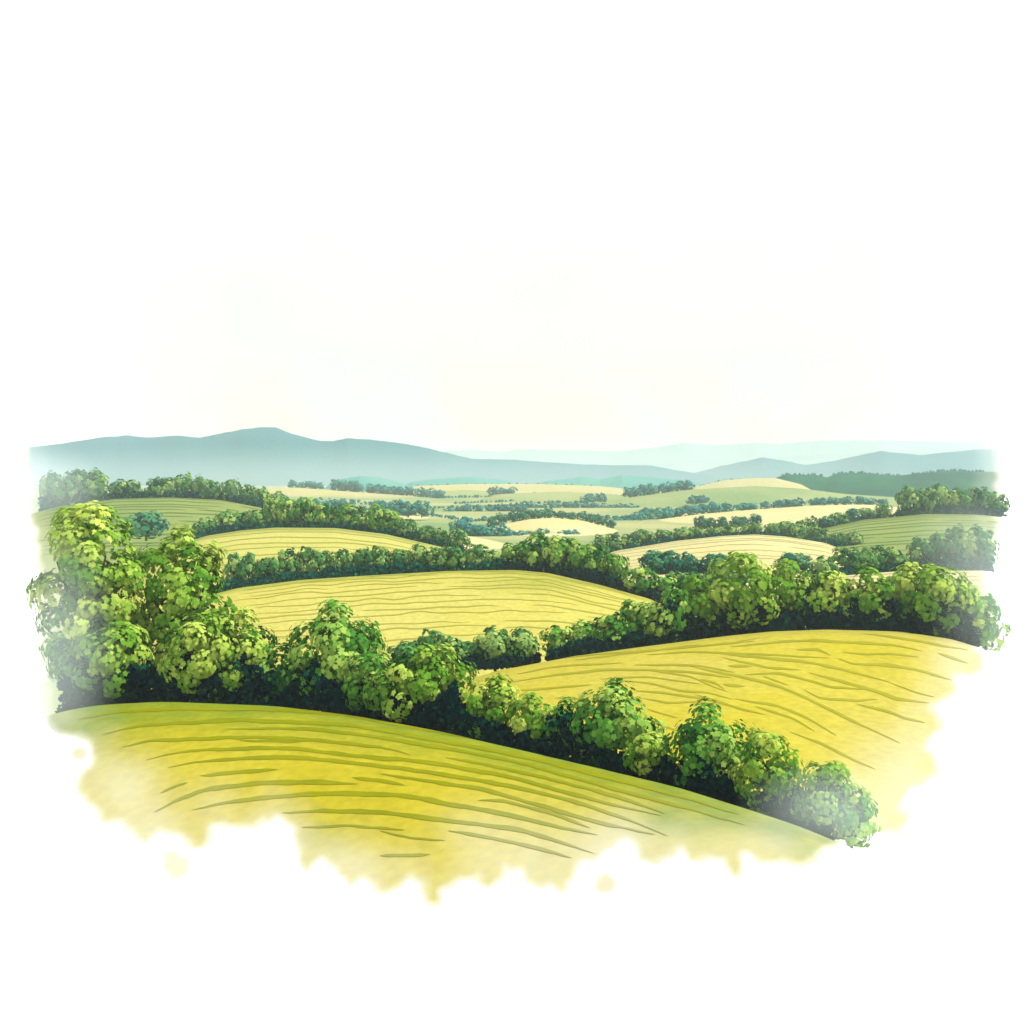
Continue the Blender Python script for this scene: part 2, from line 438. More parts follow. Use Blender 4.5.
# --- upper left hills ---
F4 = Mound([(120, 575, 215), (170, 548, 220), (205, 536, 225), (240, 530.5, 228), (275, 527.5, 230), (335, 528, 230), (385, 534, 226), (450, 549, 220), (480, 560, 216), (540, 590, 205)],
           [(120, 600, 160), (540, 600, 160)], g=1.5, sm=.03, R=260, back=90)
S4 = rows(F4, 10, 195, 470, .5, .1, .97, .8, .5, 1, 8, full=.6)
head4 = lambda U, V, T: .7 * np.exp(-((V - np.interp(U, F4.U, F4.vc)) / 3.0) ** 2)
F5 = Mound([(-20, 560, 300), (30, 514, 318), (60, 506, 326), (115, 499, 332), (170, 497.5, 335), (220, 500, 335), (262, 508, 330), (300, 520, 322), (380, 560, 300)],
           [(-20, 575, 245), (380, 580, 245)], g=1.5, sm=.03, R=400, back=120)
S5 = rows(F5, 14, 40, 262, .55, .2, .97, .9, .3, 1, 9, full=.8)
# --- right hand middle hills ---
F6 = Mound([(540, 590, 255), (590, 560, 265), (615, 551, 270), (675, 541, 276), (722, 536, 280), (755, 534.5, 282), (785, 536.5, 282), (825, 543, 278), (870, 560, 270), (920, 590, 260)],
           [(540, 600, 190), (920, 605, 190)], g=1.5, sm=.03, R=300, back=90)
S6 = rows(F6, 12, 600, 850, .3, .1, .97, .9, .4, 1, 10, full=.7)
F7 = Mound([(740, 575, 300), (790, 540, 320), (812, 531, 325), (862, 520, 332), (925, 514, 336), (975, 514.5, 336), (1010, 518, 332), (1080, 540, 320)],
           [(740, 590, 240), (1080, 590, 240)], g=1.5, sm=.03, R=400, back=110)
S7 = rows(F7, 13, 800, 1000, .5, .2, .97, .9, .3, 1, 11, full=.8)
F10 = Mound([(780, 600, 165), (837, 576, 172), (900, 571, 174), (982, 570.5, 174), (1080, 585, 170)], [(780, 640, 130), (1080, 640, 130)], g=1.5, sm=.03, R=200, back=50)
S10 = rows(F10, 6, 820, 985, .5, .4, .97, .9, .3, 1, 12, full=.7)
# --- paler fields farther out ---
F8 = Mound([(560, 550, 500), (615, 530, 520), (650, 520.5, 535), (700, 514, 545), (755, 509.5, 550), (812, 505.5, 555), (865, 504.5, 555), (905, 508, 550), (980, 530, 530)],
           [(560, 560, 390), (980, 560, 390)], g=1.5, sm=.03, R=700, back=150)
F9 = Mound([(440, 548, 430), (475, 533, 440), (500, 524.5, 446), (530, 519, 450), (552, 517.8, 450), (582, 520.5, 448), (617, 530, 440), (660, 550, 425)],
           [(440, 560, 360), (660, 560, 360)], g=1.5, sm=.03, R=500, back=100)
F11 = Mound([(380, 560, 340), (430, 536, 355), (457, 534, 360), (490, 540, 358), (520, 547, 350), (560, 565, 335)], [(380, 580, 290), (560, 580, 290)], g=1.5, sm=.04, R=400, back=70)
F12 = Mound([(340, 530, 540), (385, 517, 560), (407, 515.5, 565), (435, 517.5, 562), (465, 527, 550), (500, 545, 530)], [(340, 550, 430), (500, 550, 430)], g=1.5, sm=.04, R=600, back=100)
F13 = Mound([(200, 520, 900), (240, 492, 940), (262, 488.3, 950), (297, 487.5, 955), (335, 490.5, 950), (397, 495, 940), (445, 499, 930), (515, 502, 920), (560, 508, 900)],
            [(200, 530, 720), (560, 530, 720)], g=1.4, sm=.03, R=1500, back=200)
F14 = Mound([(380, 496, 1200), (415, 486, 1230), (470, 484, 1250), (540, 484, 1250), (600, 486, 1240), (628, 489, 1220), (680, 500, 1180)],
            [(380, 505, 900), (680, 505, 900)], g=1.3, sm=.04, R=2000, back=200)
F15 = Mound([(540, 525, 720), (585, 507, 745), (625, 498, 760), (690, 489.5, 780), (755, 486, 790), (800, 488.5, 790), (845, 494, 780), (890, 497, 770), (960, 505, 750), (1040, 530, 700)],
            [(540, 540, 620), (1040, 540, 620)], g=1.5, sm=.03, R=1100, back=140)
F16 = Mound([(670, 500, 860), (692, 487.5, 870), (725, 480, 880), (755, 478, 885), (775, 478, 885), (800, 484, 880), (840, 505, 860)], [(670, 510, 800), (840, 510, 800)], g=1.5, sm=.03, R=1200, back=120)
F17 = Mound([(425, 525, 640), (452, 515, 650), (500, 512.5, 655), (560, 511, 655), (600, 514, 650), (640, 525, 640)], [(425, 535, 560), (640, 535, 560)], g=1.4, sm=.04, R=900, back=100)
F18 = Mound([(395, 500, 1050), (435, 491.5, 1065), (465, 490, 1070), (495, 491.5, 1065), (530, 497, 1050)], [(395, 505, 960), (530, 505, 960)], g=1.4, sm=.05, R=1500, back=100)
F19 = Mound([(455, 506, 860), (500, 494, 880), (560, 491.5, 890), (610, 494, 885), (650, 500, 870), (690, 512, 850)], [(455, 515, 760), (690, 515, 760)], g=1.4, sm=.04, R=1200, back=100)
WD = Mound([(725, 500, 900), (755, 485.5, 915), (785, 474.5, 930), (817, 475, 932), (827, 477.5, 932), (838, 473, 935), (867, 473, 938), (895, 476, 935), (922, 473, 938), (950, 471, 940), (1000, 472, 940), (1060, 482, 930)],
           [(725, 510, 830), (1060, 510, 830)], g=1.3, sm=.012, R=1300, back=160)

LANDS = [
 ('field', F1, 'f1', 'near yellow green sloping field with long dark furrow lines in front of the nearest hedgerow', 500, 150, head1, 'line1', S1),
 ('field', F2, 'f2', 'golden yellow domed field with wavy furrows on the right below the big hedge', 330, 90, head2, 'line2', S2),
 ('field', F3, 'f3', 'broad straw yellow field with curved lines in the middle of the valley', 260, 70, head3, 'line3', S3),
 ('field', F4, 'f4', 'small yellow green lined field above the middle hedgerow on the left side', 180, 40, head4, 'line3', S4),
 ('field', F5, 'f5', 'green finely striped field on the upper left under the dark tree row', 180, 36, None, 'line5', S5),
 ('field', F6, 'pale', 'pale yellow striped field above the blue green copse on the right side', 180, 36, None, 'line4', S6),
 ('field', F7, 'f5', 'light green striped field on the far right below the tree clump', 160, 36, None, 'line5', S7),
 ('field', F10, 'pale', 'thin strip of pale lined field just above the big right hedge', 120, 24, None, 'line4', S10),
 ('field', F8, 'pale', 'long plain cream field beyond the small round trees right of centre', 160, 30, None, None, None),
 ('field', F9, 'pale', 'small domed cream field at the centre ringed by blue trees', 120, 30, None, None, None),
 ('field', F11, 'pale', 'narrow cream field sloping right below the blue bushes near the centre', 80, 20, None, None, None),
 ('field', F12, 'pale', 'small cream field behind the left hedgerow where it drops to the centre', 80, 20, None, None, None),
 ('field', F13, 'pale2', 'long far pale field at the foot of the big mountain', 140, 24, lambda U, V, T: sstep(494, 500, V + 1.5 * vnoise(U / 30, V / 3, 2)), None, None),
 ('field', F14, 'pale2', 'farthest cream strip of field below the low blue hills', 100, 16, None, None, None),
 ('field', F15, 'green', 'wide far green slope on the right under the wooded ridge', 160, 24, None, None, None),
 ('field', F16, 'pale2', 'far cream wedge of field left of the wooded ridge', 80, 16, None, None, None),
 ('field', F17, 'green', 'flat far green meadow behind the domed cream field', 100, 16, None, None, None),
 ('field', F18, 'green', 'tiny far green rise below the farthest cream strip', 60, 12, None, None, None),
 ('field', F19, 'green', 'far green meadow with dotted bushes at the centre', 80, 14, None, None, None),
 ('hill', WD, 'wood', 'dark green wooded ridge on the far right behind the green slope', 200, 20, None, None, None),
]
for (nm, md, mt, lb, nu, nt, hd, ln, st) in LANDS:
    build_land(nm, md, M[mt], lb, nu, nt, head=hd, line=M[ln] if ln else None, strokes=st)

# --- mountains ---
def mountain(name, label, pts, d, mat, thick, jag=.4, seed=0):
    p = np.array(pts, float)
    cr = [(u, v, d) for u, v in p]
    ft = [(p[0, 0], VH + CZ * FPX / (d - thick) + 1, d - thick), (p[-1, 0], VH + CZ * FPX / (d - thick) + 1, d - thick)]
    md = Mound(cr, ft, g=1.6, sm=.008, R=d * .8, back=thick * .6)
    md.vc = md.vc + jag * vnoise(md.U / 9, md.U * 0 + seed, 31) + jag * .5 * vnoise(md.U / 3, md.U * 0 + seed, 32)
    md.dc = md.dc + thick * .12 * vnoise(md.U / 40, md.U * 0, seed + 5)
    build_land(name, md, mat, label, 420, 24, 8)
    return md
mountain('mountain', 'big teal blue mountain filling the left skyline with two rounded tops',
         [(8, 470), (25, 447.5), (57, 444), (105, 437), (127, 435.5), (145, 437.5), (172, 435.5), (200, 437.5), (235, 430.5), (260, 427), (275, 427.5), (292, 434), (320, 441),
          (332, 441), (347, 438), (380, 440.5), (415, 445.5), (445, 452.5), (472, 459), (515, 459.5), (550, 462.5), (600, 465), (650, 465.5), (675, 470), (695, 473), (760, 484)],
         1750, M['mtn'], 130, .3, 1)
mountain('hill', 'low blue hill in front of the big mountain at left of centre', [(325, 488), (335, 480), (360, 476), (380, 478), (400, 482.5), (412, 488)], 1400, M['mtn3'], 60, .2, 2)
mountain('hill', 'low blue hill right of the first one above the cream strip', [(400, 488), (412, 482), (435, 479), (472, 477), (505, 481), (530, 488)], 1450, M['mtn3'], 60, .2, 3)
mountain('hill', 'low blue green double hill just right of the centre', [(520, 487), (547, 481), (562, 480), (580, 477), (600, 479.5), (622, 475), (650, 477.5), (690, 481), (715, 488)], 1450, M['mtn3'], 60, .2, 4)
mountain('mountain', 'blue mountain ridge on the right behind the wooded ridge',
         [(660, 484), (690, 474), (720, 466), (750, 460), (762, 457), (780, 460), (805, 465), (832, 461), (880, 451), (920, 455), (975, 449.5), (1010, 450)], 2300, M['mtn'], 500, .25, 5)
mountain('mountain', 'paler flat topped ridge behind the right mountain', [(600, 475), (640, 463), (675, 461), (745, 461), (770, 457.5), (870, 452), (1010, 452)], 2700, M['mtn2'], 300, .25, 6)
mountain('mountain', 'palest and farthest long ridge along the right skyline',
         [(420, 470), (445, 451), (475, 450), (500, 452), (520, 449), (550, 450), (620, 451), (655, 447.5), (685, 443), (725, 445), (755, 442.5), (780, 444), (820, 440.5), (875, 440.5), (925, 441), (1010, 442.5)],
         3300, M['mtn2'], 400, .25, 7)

# --- the flat valley floor: one sheet to the horizon ---
def ground_sheet():
    us = np.linspace(-3000, 4024, 700); ds = np.concatenate([[-60., -5.], np.geomspace(1.5, 20000, 150)])
    U, D = np.meshgrid(us, ds, indexing='ij')
    X = (U - 512) * np.maximum(D, 30) / FPX
    V = VH + (CZ + 0.0) * FPX / np.maximum(D, 1.5)
    cv = cover(U.clip(-500, 1500), np.minimum(V, 700)) * (D > 60) * (D < 5000)
    pos = np.stack([X, D, np.full_like(D, 0)], -1).reshape(-1, 3)
    nu, nr = len(us), len(ds)
    i, j = np.meshgrid(np.arange(nu - 1), np.arange(nr - 1), indexing='ij'); a = (i * nr + j).ravel()
    F = np.stack([a, a + nr, a + nr + 1, a + 1], 1)
    me = bpy.data.meshes.new('ground')
    me.vertices.add(len(pos)); me.vertices.foreach_set('co', pos.ravel())
    me.loops.add(F.size); me.loops.foreach_set('vertex_index', F.ravel().astype(np.int32))
    me.polygons.add(len(F)); me.polygons.foreach_set('loop_start', np.arange(0, F.size, 4, dtype=np.int32))
    me.update(calc_edges=True); me.materials.append(M['ground'])
    at = me.attributes.new('cover', 'FLOAT', 'POINT'); at.data.foreach_set('value', cv.ravel().astype(np.float32))
    at = me.attributes.new('headland', 'FLOAT', 'POINT'); at.data.foreach_set('value', np.zeros(cv.size, np.float32))
    tag(link_mesh('ground', me), 'pale green valley floor running out into bare white ground', 'ground', kind='structure')
ground_sheet()


# ------------------------------------------------------------------ foliage
def leaves_mesh(name, C, Nrm, S, T, mat, lobes=5, pts=10, r=None):
    """one many-lobed leaf spray per row of C; Nrm directions, S sizes, T tints"""
    r = r or np.random.default_rng(1)
    n = len(C)
    Nrm = Nrm / (np.linalg.norm(Nrm, axis=1, keepdims=True) + 1e-9)
    ref = np.where(np.abs(Nrm[:, 2:3]) < .9, np.array([[0, 0, 1.]]), np.array([[1., 0, 0]]))
    X = np.cross(ref, Nrm); X /= np.linalg.norm(X, axis=1, keepdims=True); Y = np.cross(Nrm, X)
    th = np.linspace(0, 2 * np.pi, pts, endpoint=False)[None, :] + r.uniform(0, 6.28, (n, 1))
    if lobes:
        rad = .80 + .20 * np.cos(lobes * np.linspace(0, 2 * np.pi, pts, endpoint=False))[None, :] + r.uniform(-.1, .1, (n, pts))
    else:
        rad = .93 + r.uniform(-.06, .07, (n, pts))
    st = r.uniform(.75, 1.15, (n, 1))
    a = rad * np.cos(th) * st; b = rad * np.sin(th)
    V = C[:, None, :] + S[:, None, None] * (a[..., None] * X[:, None, :] + b[..., None] * Y[:, None, :])
    V = V - (S[:, None, None] * .22 * (rad ** 2)[..., None]) * Nrm[:, None, :]
    me = bpy.data.meshes.new(name)
    me.vertices.add(n * pts); me.vertices.foreach_set('co', V.reshape(-1).astype(np.float32))
    me.loops.add(n * pts); me.loops.foreach_set('vertex_index', np.arange(n * pts, dtype=np.int32))
    me.polygons.add(n); me.polygons.foreach_set('loop_start', np.arange(0, n * pts, pts, dtype=np.int32))
    me.update(calc_edges=True)
    at = me.attributes.new('tint', 'FLOAT', 'FACE'); at.data.foreach_set('value', np.clip(T, 0, 1).astype(np.float32))
    me.materials.append(mat)
    return me


def crown_mesh(name, w, h, leaf, mat, seed, dens=3.0, lobes=5, pts=20, low=.16, tone=0., clump=None, egg=.15):
    """crown of leaf sprays gathered in clumps, from low*h up to h; w, h in metres"""
    r = np.random.default_rng(seed)
    zc = h * (low + 1) / 2; rz = h * (1 - low) / 2; rx = w / 2
    nc = clump or int(1.25 * np.clip(8 + 16 * (w * h) / (leaf * leaf * 900), 16, 80))
    C, Nn, S, T = [], [], [], []
    total = int(dens * (w * h) / (leaf * leaf * 2.2))
    # clump centres spread evenly over an uneven shell, some more inside
    ns = int(nc * .78); k = np.arange(ns) + .5
    zz = 1 - 2 * k / ns; ph = k * 2.39996 + r.uniform(0, 6)
    sh = np.stack([np.sqrt(1 - zz ** 2) * np.cos(ph), np.sqrt(1 - zz ** 2) * np.sin(ph), zz], 1) + r.normal(0, .12, (ns, 3))
    sh /= np.linalg.norm(sh, axis=1, keepdims=True)
    inn = r.normal(size=(nc - ns, 3)); inn /= np.linalg.norm(inn, axis=1, keepdims=True)
    dirs = np.concatenate([sh, inn])
    rad = np.concatenate([r.uniform(.62, .84, ns), r.uniform(.15, .5, nc - ns)])
    # squarish shoulders: push the upper sides outwards
    wid = (1 + .16 * (1 - np.abs(dirs[:, 2]))) * (1 - egg * dirs[:, 2])
    cc = np.stack([dirs[:, 0] * rad * rx * wid, dirs[:, 1] * rad * rx * wid, zc + dirs[:, 2] * rad * rz], 1)
    cr = min(rx, rz) * (1.75 / math.sqrt(nc)) * r.uniform(.8, 1.35, nc) * (1 + .25 * max(0, max(rx, rz) / min(rx, rz) - 1))
    lightn = np.clip(r.normal(.47 + tone, .19, nc), .02, .84)
    share = cr ** 2; share /= share.sum()
    for k in range(nc):
        m = max(5, int(total * share[k]))
        d = r.normal(size=(m, 3)); d += .75 * dirs[k]
        d /= np.linalg.norm(d, axis=1, keepdims=True)
        rr = cr[k] * r.uniform(.62, 1.06, (m, 1))
        C.append(cc[k] + d * rr)
        Nn.append(d * 1.0 + dirs[k] * .6 + np.array([0, 0, .15]) + r.normal(size=(m, 3)) * .13)
        S.append(leaf * r.uniform(.6, 1.25, m))
        T.append(lightn[k] + r.normal(0, .08, m) + .14 * (r.random(m) < .1))
    C = np.concatenate(C); C[:, 2] = np.maximum(C[:, 2], leaf * .4)
    return leaves_mesh(name, C, np.concatenate(Nn), np.concatenate(S), np.concatenate(T), mat, lobes, pts, r)


def trunk_mesh(name, h, w, seed):
    r = random.Random(seed)
    vs, fs = [], []
    def limb(a, b, r0, r1, n=7, seg=4):
        a = np.array(a, float); b = np.array(b, float); ax = (b - a) / np.linalg.norm(b - a)
        x = np.cross(ax, [.3, .9, .1]); x /= np.linalg.norm(x); y = np.cross(ax, x); base = len(vs)
        for s in range(seg + 1):
            t = s / seg; c = a + (b - a) * t + x * math.sin(t * 3) * r0 * .6; rr = r0 + (r1 - r0) * t ** .8
            for i in range(n):
                q = 6.2832 * i / n; vs.append(tuple(c + rr * (math.cos(q) * x + math.sin(q) * y)))
        for s in range(seg):
            for i in range(n):
                fs.append((base + s * n + i, base + s * n + (i + 1) % n, base + (s + 1) * n + (i + 1) % n, base + (s + 1) * n + i))
        fs.append(tuple(base + seg * n + i for i in range(n)))
    limb((0, 0, -.06 * h), (0.02 * w, 0, h * .5), h * .035, h * .02)
    for k in range(5):
        q = k * 1.3 + r.uniform(0, .8)
        limb((0, 0, h * r.uniform(.2, .42)), (math.cos(q) * w * .3, math.sin(q) * w * .3, h * r.uniform(.55, .8)), h * .015, h * .004, 5)
    me = bpy.data.meshes.new(name); me.from_pydata(vs, [], fs); me.update(); me.materials.append(M['bark'])
    return me


ORD = ['first', 'second', 'third', 'fourth', 'fifth', 'sixth', 'seventh', 'eighth', 'ninth', 'tenth', 'eleventh', 'twelfth', 'thirteenth', 'fourteenth',
       'fifteenth', 'sixteenth', 'seventeenth', 'eighteenth', 'nineteenth', 'twentieth', 'twenty-first', 'twenty-second', 'twenty-third', 'twenty-fourth',
       'twenty-fifth', 'twenty-sixth', 'twenty-seventh', 'twenty-eighth', 'twenty-ninth', 'thirtieth']

# --- nearest hedgerow: every tree its own crown --------------------------------------------------
# column, depth behind the crest of the near hill, top row, width px, label, material, tone
NEAR = [
 (93, 3.4, 488, 116, 'tall bright yellow green tree, topmost crown at the left end of the nearest hedgerow', 'leaf1', .16),
 (182, 5.8, 508, 108, 'second tall tree of the nearest hedgerow, with rounded bright top, right of the tallest', 'leaf1', .10),
 (82, 2.6, 610, 48, 'grey green bush at the far left end under the tallest tree', 'leaf2', -.05),
 (112, 2.0, 612, 74, 'low bright bush standing in front of the two tall left trees', 'leaf1', .02),
 (200, 1.9, 612, 66, 'leafy bush in front of the second tall tree, reaching low over the field', 'leaf1', .05),
 (236, 2.6, 606, 66, 'rounded bush on the right flank of the two tall left trees', 'leaf1', .10),
 (278, 2.6, 644, 60, 'low dark bush in the dip between the tall left trees and the pointed tree', 'leaf2', -.04),
 (338, 3.6, 601, 104, 'pointed dark green tree above the dip of the nearest hedgerow', 'leaf2', .0),
 (372, 1.8, 650, 56, 'small bush leaning on the right side of the pointed tree', 'leaf2', .04),
 (424, 2.6, 645, 92, 'round yellow green tree in the middle of the nearest hedgerow', 'leaf1', .10),
 (492, 2.3, 675, 54, 'small pale bush just right of the round yellow green tree', 'leaf1', .06),
 (534, 2.2, 692, 56, 'low light green bush left of the domed tree', 'leaf1', .06),
 (568, 2.0, 702, 44, 'smallest bush touching the left side of the domed tree', 'leaf2', .05),
 (616, 2.6, 684, 86, 'domed green tree with pale lower leaves right of the centre', 'leaf2', .06),
 (650, 1.5, 728, 42, 'low bush on the right side of the domed tree', 'leaf1', .08),
 (708, 2.6, 706, 84, 'dark round tree right of the gap in the nearest hedgerow', 'leaf2', .0),
 (768, 2.3, 734, 66, 'feathery light green bush beside the dark round tree', 'leaf1', .08),
 (826, 2.0, 758, 66, 'pale misty bush near the right end of the nearest hedgerow', 'leaf1', .04),
 (852, 2.0, 788, 44, 'last small misty bush at the right end of the nearest hedgerow', 'leaf2', .04),
]
for i, (u, back, vt, wpx, lb, mt, tone) in enumerate(NEAR):
    b = F1.behind(u, back)
    d = b[1]
    ztop = CZ - (vt - VH) * d / FPX
    h = ztop - b[2]; w = wpx * d / FPX
    t = empty('tree', b)
    tag(t, lb, 'tree', 'trees and bushes of the nearest hedgerow')
    leaf = 3.5 * d / FPX * (1.0 if wpx > 70 else .85)
    low = .10 if wpx < 90 else .14
    link_mesh('crown', crown_mesh('crown', w * (.84 if wpx > 105 else .97 if wpx > 98 else 1.06), h * .99, leaf, M[mt], 100 + i, dens=6.0, lobes=5, pts=15, tone=tone, low=low * .3, egg=.06 if h > w * 1.3 else .16), t)
    link_mesh('trunk', trunk_mesh('trunk', h, w, i), t)


def foot_shade(name_label, pts, leaf_px, h_px, mat, n_per_px, seed, depth_m, group=None):
    """dark leaves that paint in the shade along a hedge foot: pts = list of world base points with their distance"""
    r = np.random.default_rng(seed)
    pts = np.array(pts)
    n = int(n_per_px * len(pts))
    idx = r.uniform(0, len(pts) - 1.001, n); i0 = idx.astype(int); f = (idx - i0)[:, None]
    base = pts[i0] * (1 - f) + pts[i0 + 1] * f
    d = base[:, 1]; px = d / FPX
    hh = r.random(n) ** 1.25 * h_px(idx / len(pts)) * px * (1 + .35 * vnoise(idx / 14, idx * 0 + seed, 4) + .2 * vnoise(idx / 5, idx * 0, 6))
    off = r.uniform(-.5, .5, n) * depth_m
    C = base + np.stack([r.normal(0, .5, n) * px * 3, off, hh], 1)
    Nn = np.stack([r.normal(0, .4, n), -np.ones(n), r.normal(.4, .4, n)], 1)
    S = leaf_px * px * r.uniform(.7, 1.4, n)
    me = leaves_mesh('foot_shade', C, Nn, S, np.clip(r.normal(.4, .25, n), 0, 1), mat, 5, 10, r)
    tag(link_mesh('foot_shade', me), name_label, 'foot_shade', group, 'stuff')


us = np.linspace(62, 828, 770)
foot_shade('dark blue green leaves painting shade along the foot of the nearest hedgerow', F1.behind(us, np.full_like(us, 1.35)), 3.0,
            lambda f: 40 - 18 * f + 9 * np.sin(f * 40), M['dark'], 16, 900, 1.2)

# --- other rows: shared crown shapes, each tree an object ------------------------------------------
PROTO = {}
def proto(mt, kind, seeds=5):
    key = (mt, kind)
    if key not in PROTO:
        lst = []
        for s in range(seeds):
            leaf, dens, lobes, pts, low = {'mid': (.056, 5.5, 0, 9, .02), 'small': (.072, 5.0, 0, 8, .0), 'tiny': (.10, 5.0, 0, 7, .0)}[kind]
            me = crown_mesh('crown_%s' % kind, 1.0, 1.0, leaf, M[mt], hash_seed(mt) + s, dens, lobes, pts, low, 0.06, clump={'mid': 30, 'small': 20, 'tiny': 12}[kind], egg=.12)
            lst.append((me, trunk_mesh('trunk', 1.0, 1.0, s)))
        PROTO[key] = lst
    return PROTO[key]
def hash_seed(s): return sum(ord(c) * (i + 3) for i, c in enumerate(s))


def put_tree(base, w, h, mt, kind, label, group, rnd, cat='tree', name='tree'):
    me, tm = rnd.choice(proto(mt, kind))
    t = empty(name, base)
    t.rotation_euler = (0, 0, rnd.uniform(0, 6.28))
    c = link_mesh('crown', me, t); c.scale = (w, w * .9, h)
    if kind != 'tiny':
        k = link_mesh('trunk', tm, t); k.scale = (w, w, h)
    tag(t, label, cat, group)
    return t


def row(where, group, md_or_line, u0, u1, n, hpx, wpx, mt, kind, seed, back=2., jit=.15, under=None, udark='dark2', noun='tree'):
    """n trees from column u0 to u1; hpx(f), wpx(f) sizes in pixels"""
    rnd = random.Random(seed)
    H = hpx if callable(hpx) else (lambda f: hpx)
    W = wpx if callable(wpx) else (lambda f: wpx)
    base = []
    def at(u, extra=0):
        if isinstance(md_or_line, Mound): return md_or_line.behind(u, back + extra)
        L = np.array(md_or_line, float); return P(u, np.interp(u, L[:, 0], L[:, 1]), np.interp(u, L[:, 0], L[:, 2]) + extra)
    for i in range(n):
        f = (i + .5) / n
        u = u0 + (u1 - u0) * (f + rnd.uniform(-.25, .25) / n)
        b = at(u, rnd.uniform(0, jit) * back * 3)
        px = b[1] / FPX
        h = H(f) * px * rnd.uniform(.9, 1.18); w = W(f) * px * rnd.uniform(.95, 1.2)
        b = b.copy(); b[2] -= .04 * h
        m = mt if isinstance(mt, str) else rnd.choice(mt)
        where = where.replace('in the hedge above the small lined left field, ', 'in the left lined field hedge, ').replace('pale striped right field', 'pale striped field')
        noun_ = noun
        if n == 1: lb = where
        elif n == 2: lb = ('left' if i == 0 else 'right') + ' ' + noun + ' of the pair ' + where
        else: lb = ORD[i] + ' ' + noun + ' from left ' + where
        put_tree(b, w, h, m, kind, lb, group, rnd)
    if under:
        us = np.linspace(u0 - 3, u1 + 3, int(u1 - u0 + 6))
        pts = np.array([at(u, -min(back * .4, 1.0)) for u in us])
        foot_shade('painted shade of hedge foot ' + where, pts, under[0], lambda f: .72 * under[1] + 0 * f, M[udark], under[2], seed + 50, under[3])

# big right hedge on the golden hill
G2 = 'trees of the big hedge above the golden hill'
row('in the big hedge above the golden right hill', G2, F2, 552, 684, 6, lambda f: 34 + 22 * f, lambda f: 34 + 8 * f, 'leaf2', 'mid', 21, 2.2, .3, (2.4, 16, 14, 1.2), 'dark')
BIG2 = [(668, 40, 46), (704, 62, 56), (742, 78, 60), (784, 66, 52), (822, 58, 44), (846, 48, 40), (872, 58, 46), (906, 62, 48), (934, 72, 56), (968, 62, 48), (986, 40, 30)]
DES = ['low rounded tree left of the taller ones in the right hedge', 'full green tree rising toward the tallest one in the right hedge',
       'tallest broad tree of the right hedge, beside its left end of tall trees', 'bright topped tree just right of the tallest in the right hedge',
       'rounded tree fourth from the tallest in the right hedge middle', 'lower tree in the dip at the middle of the right hedge',
       'pointed bright tree between the dip and the right hedge clump', 'medium tree left of the broad bright crown in the right hedge',
       'broad bright crowned tree near the right end of the big right hedge', 'pale tree at the right end of the big right hedge',
       'small last bush closing the right end of the big right hedge']
rr = random.Random(5)
for i, (u, h, w) in enumerate(BIG2):
    b = F2.behind(u, 2.6 + .8 * (i % 2)); px = b[1] / FPX
    t = empty('tree', b); tag(t, DES[i], 'tree', G2)
    link_mesh('crown', crown_mesh('crown', w * px * 1.1, h * px * 1.10, 3.1 * px, M['leaf1' if i not in (0, 9) else 'leaf2'], 300 + i, dens=6.0, lobes=5, pts=15, tone=.10, low=.03, egg=.16), t)
    link_mesh('trunk', trunk_mesh('trunk', h * px, w * px, 60 + i), t)
us = np.linspace(655, 974, 320)
foot_shade('dark leaves painting shade along the foot of the big right hedge', F2.behind(us, np.full_like(us, 1.5)), 2.8, lambda f: 26 + 5 * np.sin(f * 30), M['dark'], 15, 901, 1.6)
# clump between the middle field and the golden hill
row('in the dark clump below the middle straw field', 'trees of the clump in the dip behind the nearest hedge', [(385, 674, 94), (545, 664, 94)], 392, 536, 6,
    lambda f: 35 + 7 * math.sin(f * 9), 38, 'leaf3', 'mid', 22, 2, .3, (2.2, 14, 14, 1.2), 'dark')
# middle hedge above straw field
G3 = 'trees of the long hedge above the straw field'
row('in the long hedge above the straw field, left half', G3, F3, 222, 500, 15, lambda f: 34 - 10 * f, lambda f: 26, 'leaf3', 'mid', 23, 2.5, .3, (1.9, 13, 9, 1.5), 'dark2')
row('in the long hedge above the straw field, right half', G3, F3, 506, 668, 8, lambda f: 33 + 4 * math.sin(f * 3), lambda f: 34, 'leaf2', 'mid', 24, 2.5, .3, (2.0, 14, 10, 1.5), 'dark')
row('right of the straw field, left of the blue green copse', G3, [(640, 600, 150), (700, 590, 158), (760, 584, 160)], 668, 740, 4, 22, 28, 'leaf3', 'mid', 25, 2.5, .3, (2.0, 9, 9, 1.5), 'dark2')
# upper left
G4 = 'trees of the hedge above the small lined field'
row('in the rising part of the hedge above the small lined field', G4, F4, 196, 262, 4, 22, 22, 'leaf3', 'small', 26, 3, .3, (1.7, 8, 8, 2), 'dark2')
row('in the main hedge above the small lined field', G4, F4, 262, 400, 8, 28, 25, 'leaf2', 'mid', 27, 3, .3, (1.8, 9, 9, 2), 'dark2')
row('in the falling part of the hedge above the small lined field', G4, F4, 404, 462, 4, 22, 22, 'leaf3', 'mid', 28, 3, .3, (1.7, 8, 8, 2), 'dark2')
G5 = 'trees of the upper left hedge'
row('in the tall left end of the upper left tree row', G5, F5, 44, 104, 4, 34, 26, 'leaf3', 'mid', 29, 3, .3, (1.8, 16, 12, 2), 'dark2')
row('in the upper left tree row under the mountain', G5, F5, 112, 284, 11, lambda f: 23, 20, 'leaf3', 'small', 30, 3, .3, (1.6, 9, 8, 2), 'dark2')
row('dark round bush below the green striped field, beside the tall tree', 'lone bushes', [(140, 538, 240), (160, 538, 240)], 146, 147, 1, 28, 34, 'leaf4', 'small', 31)
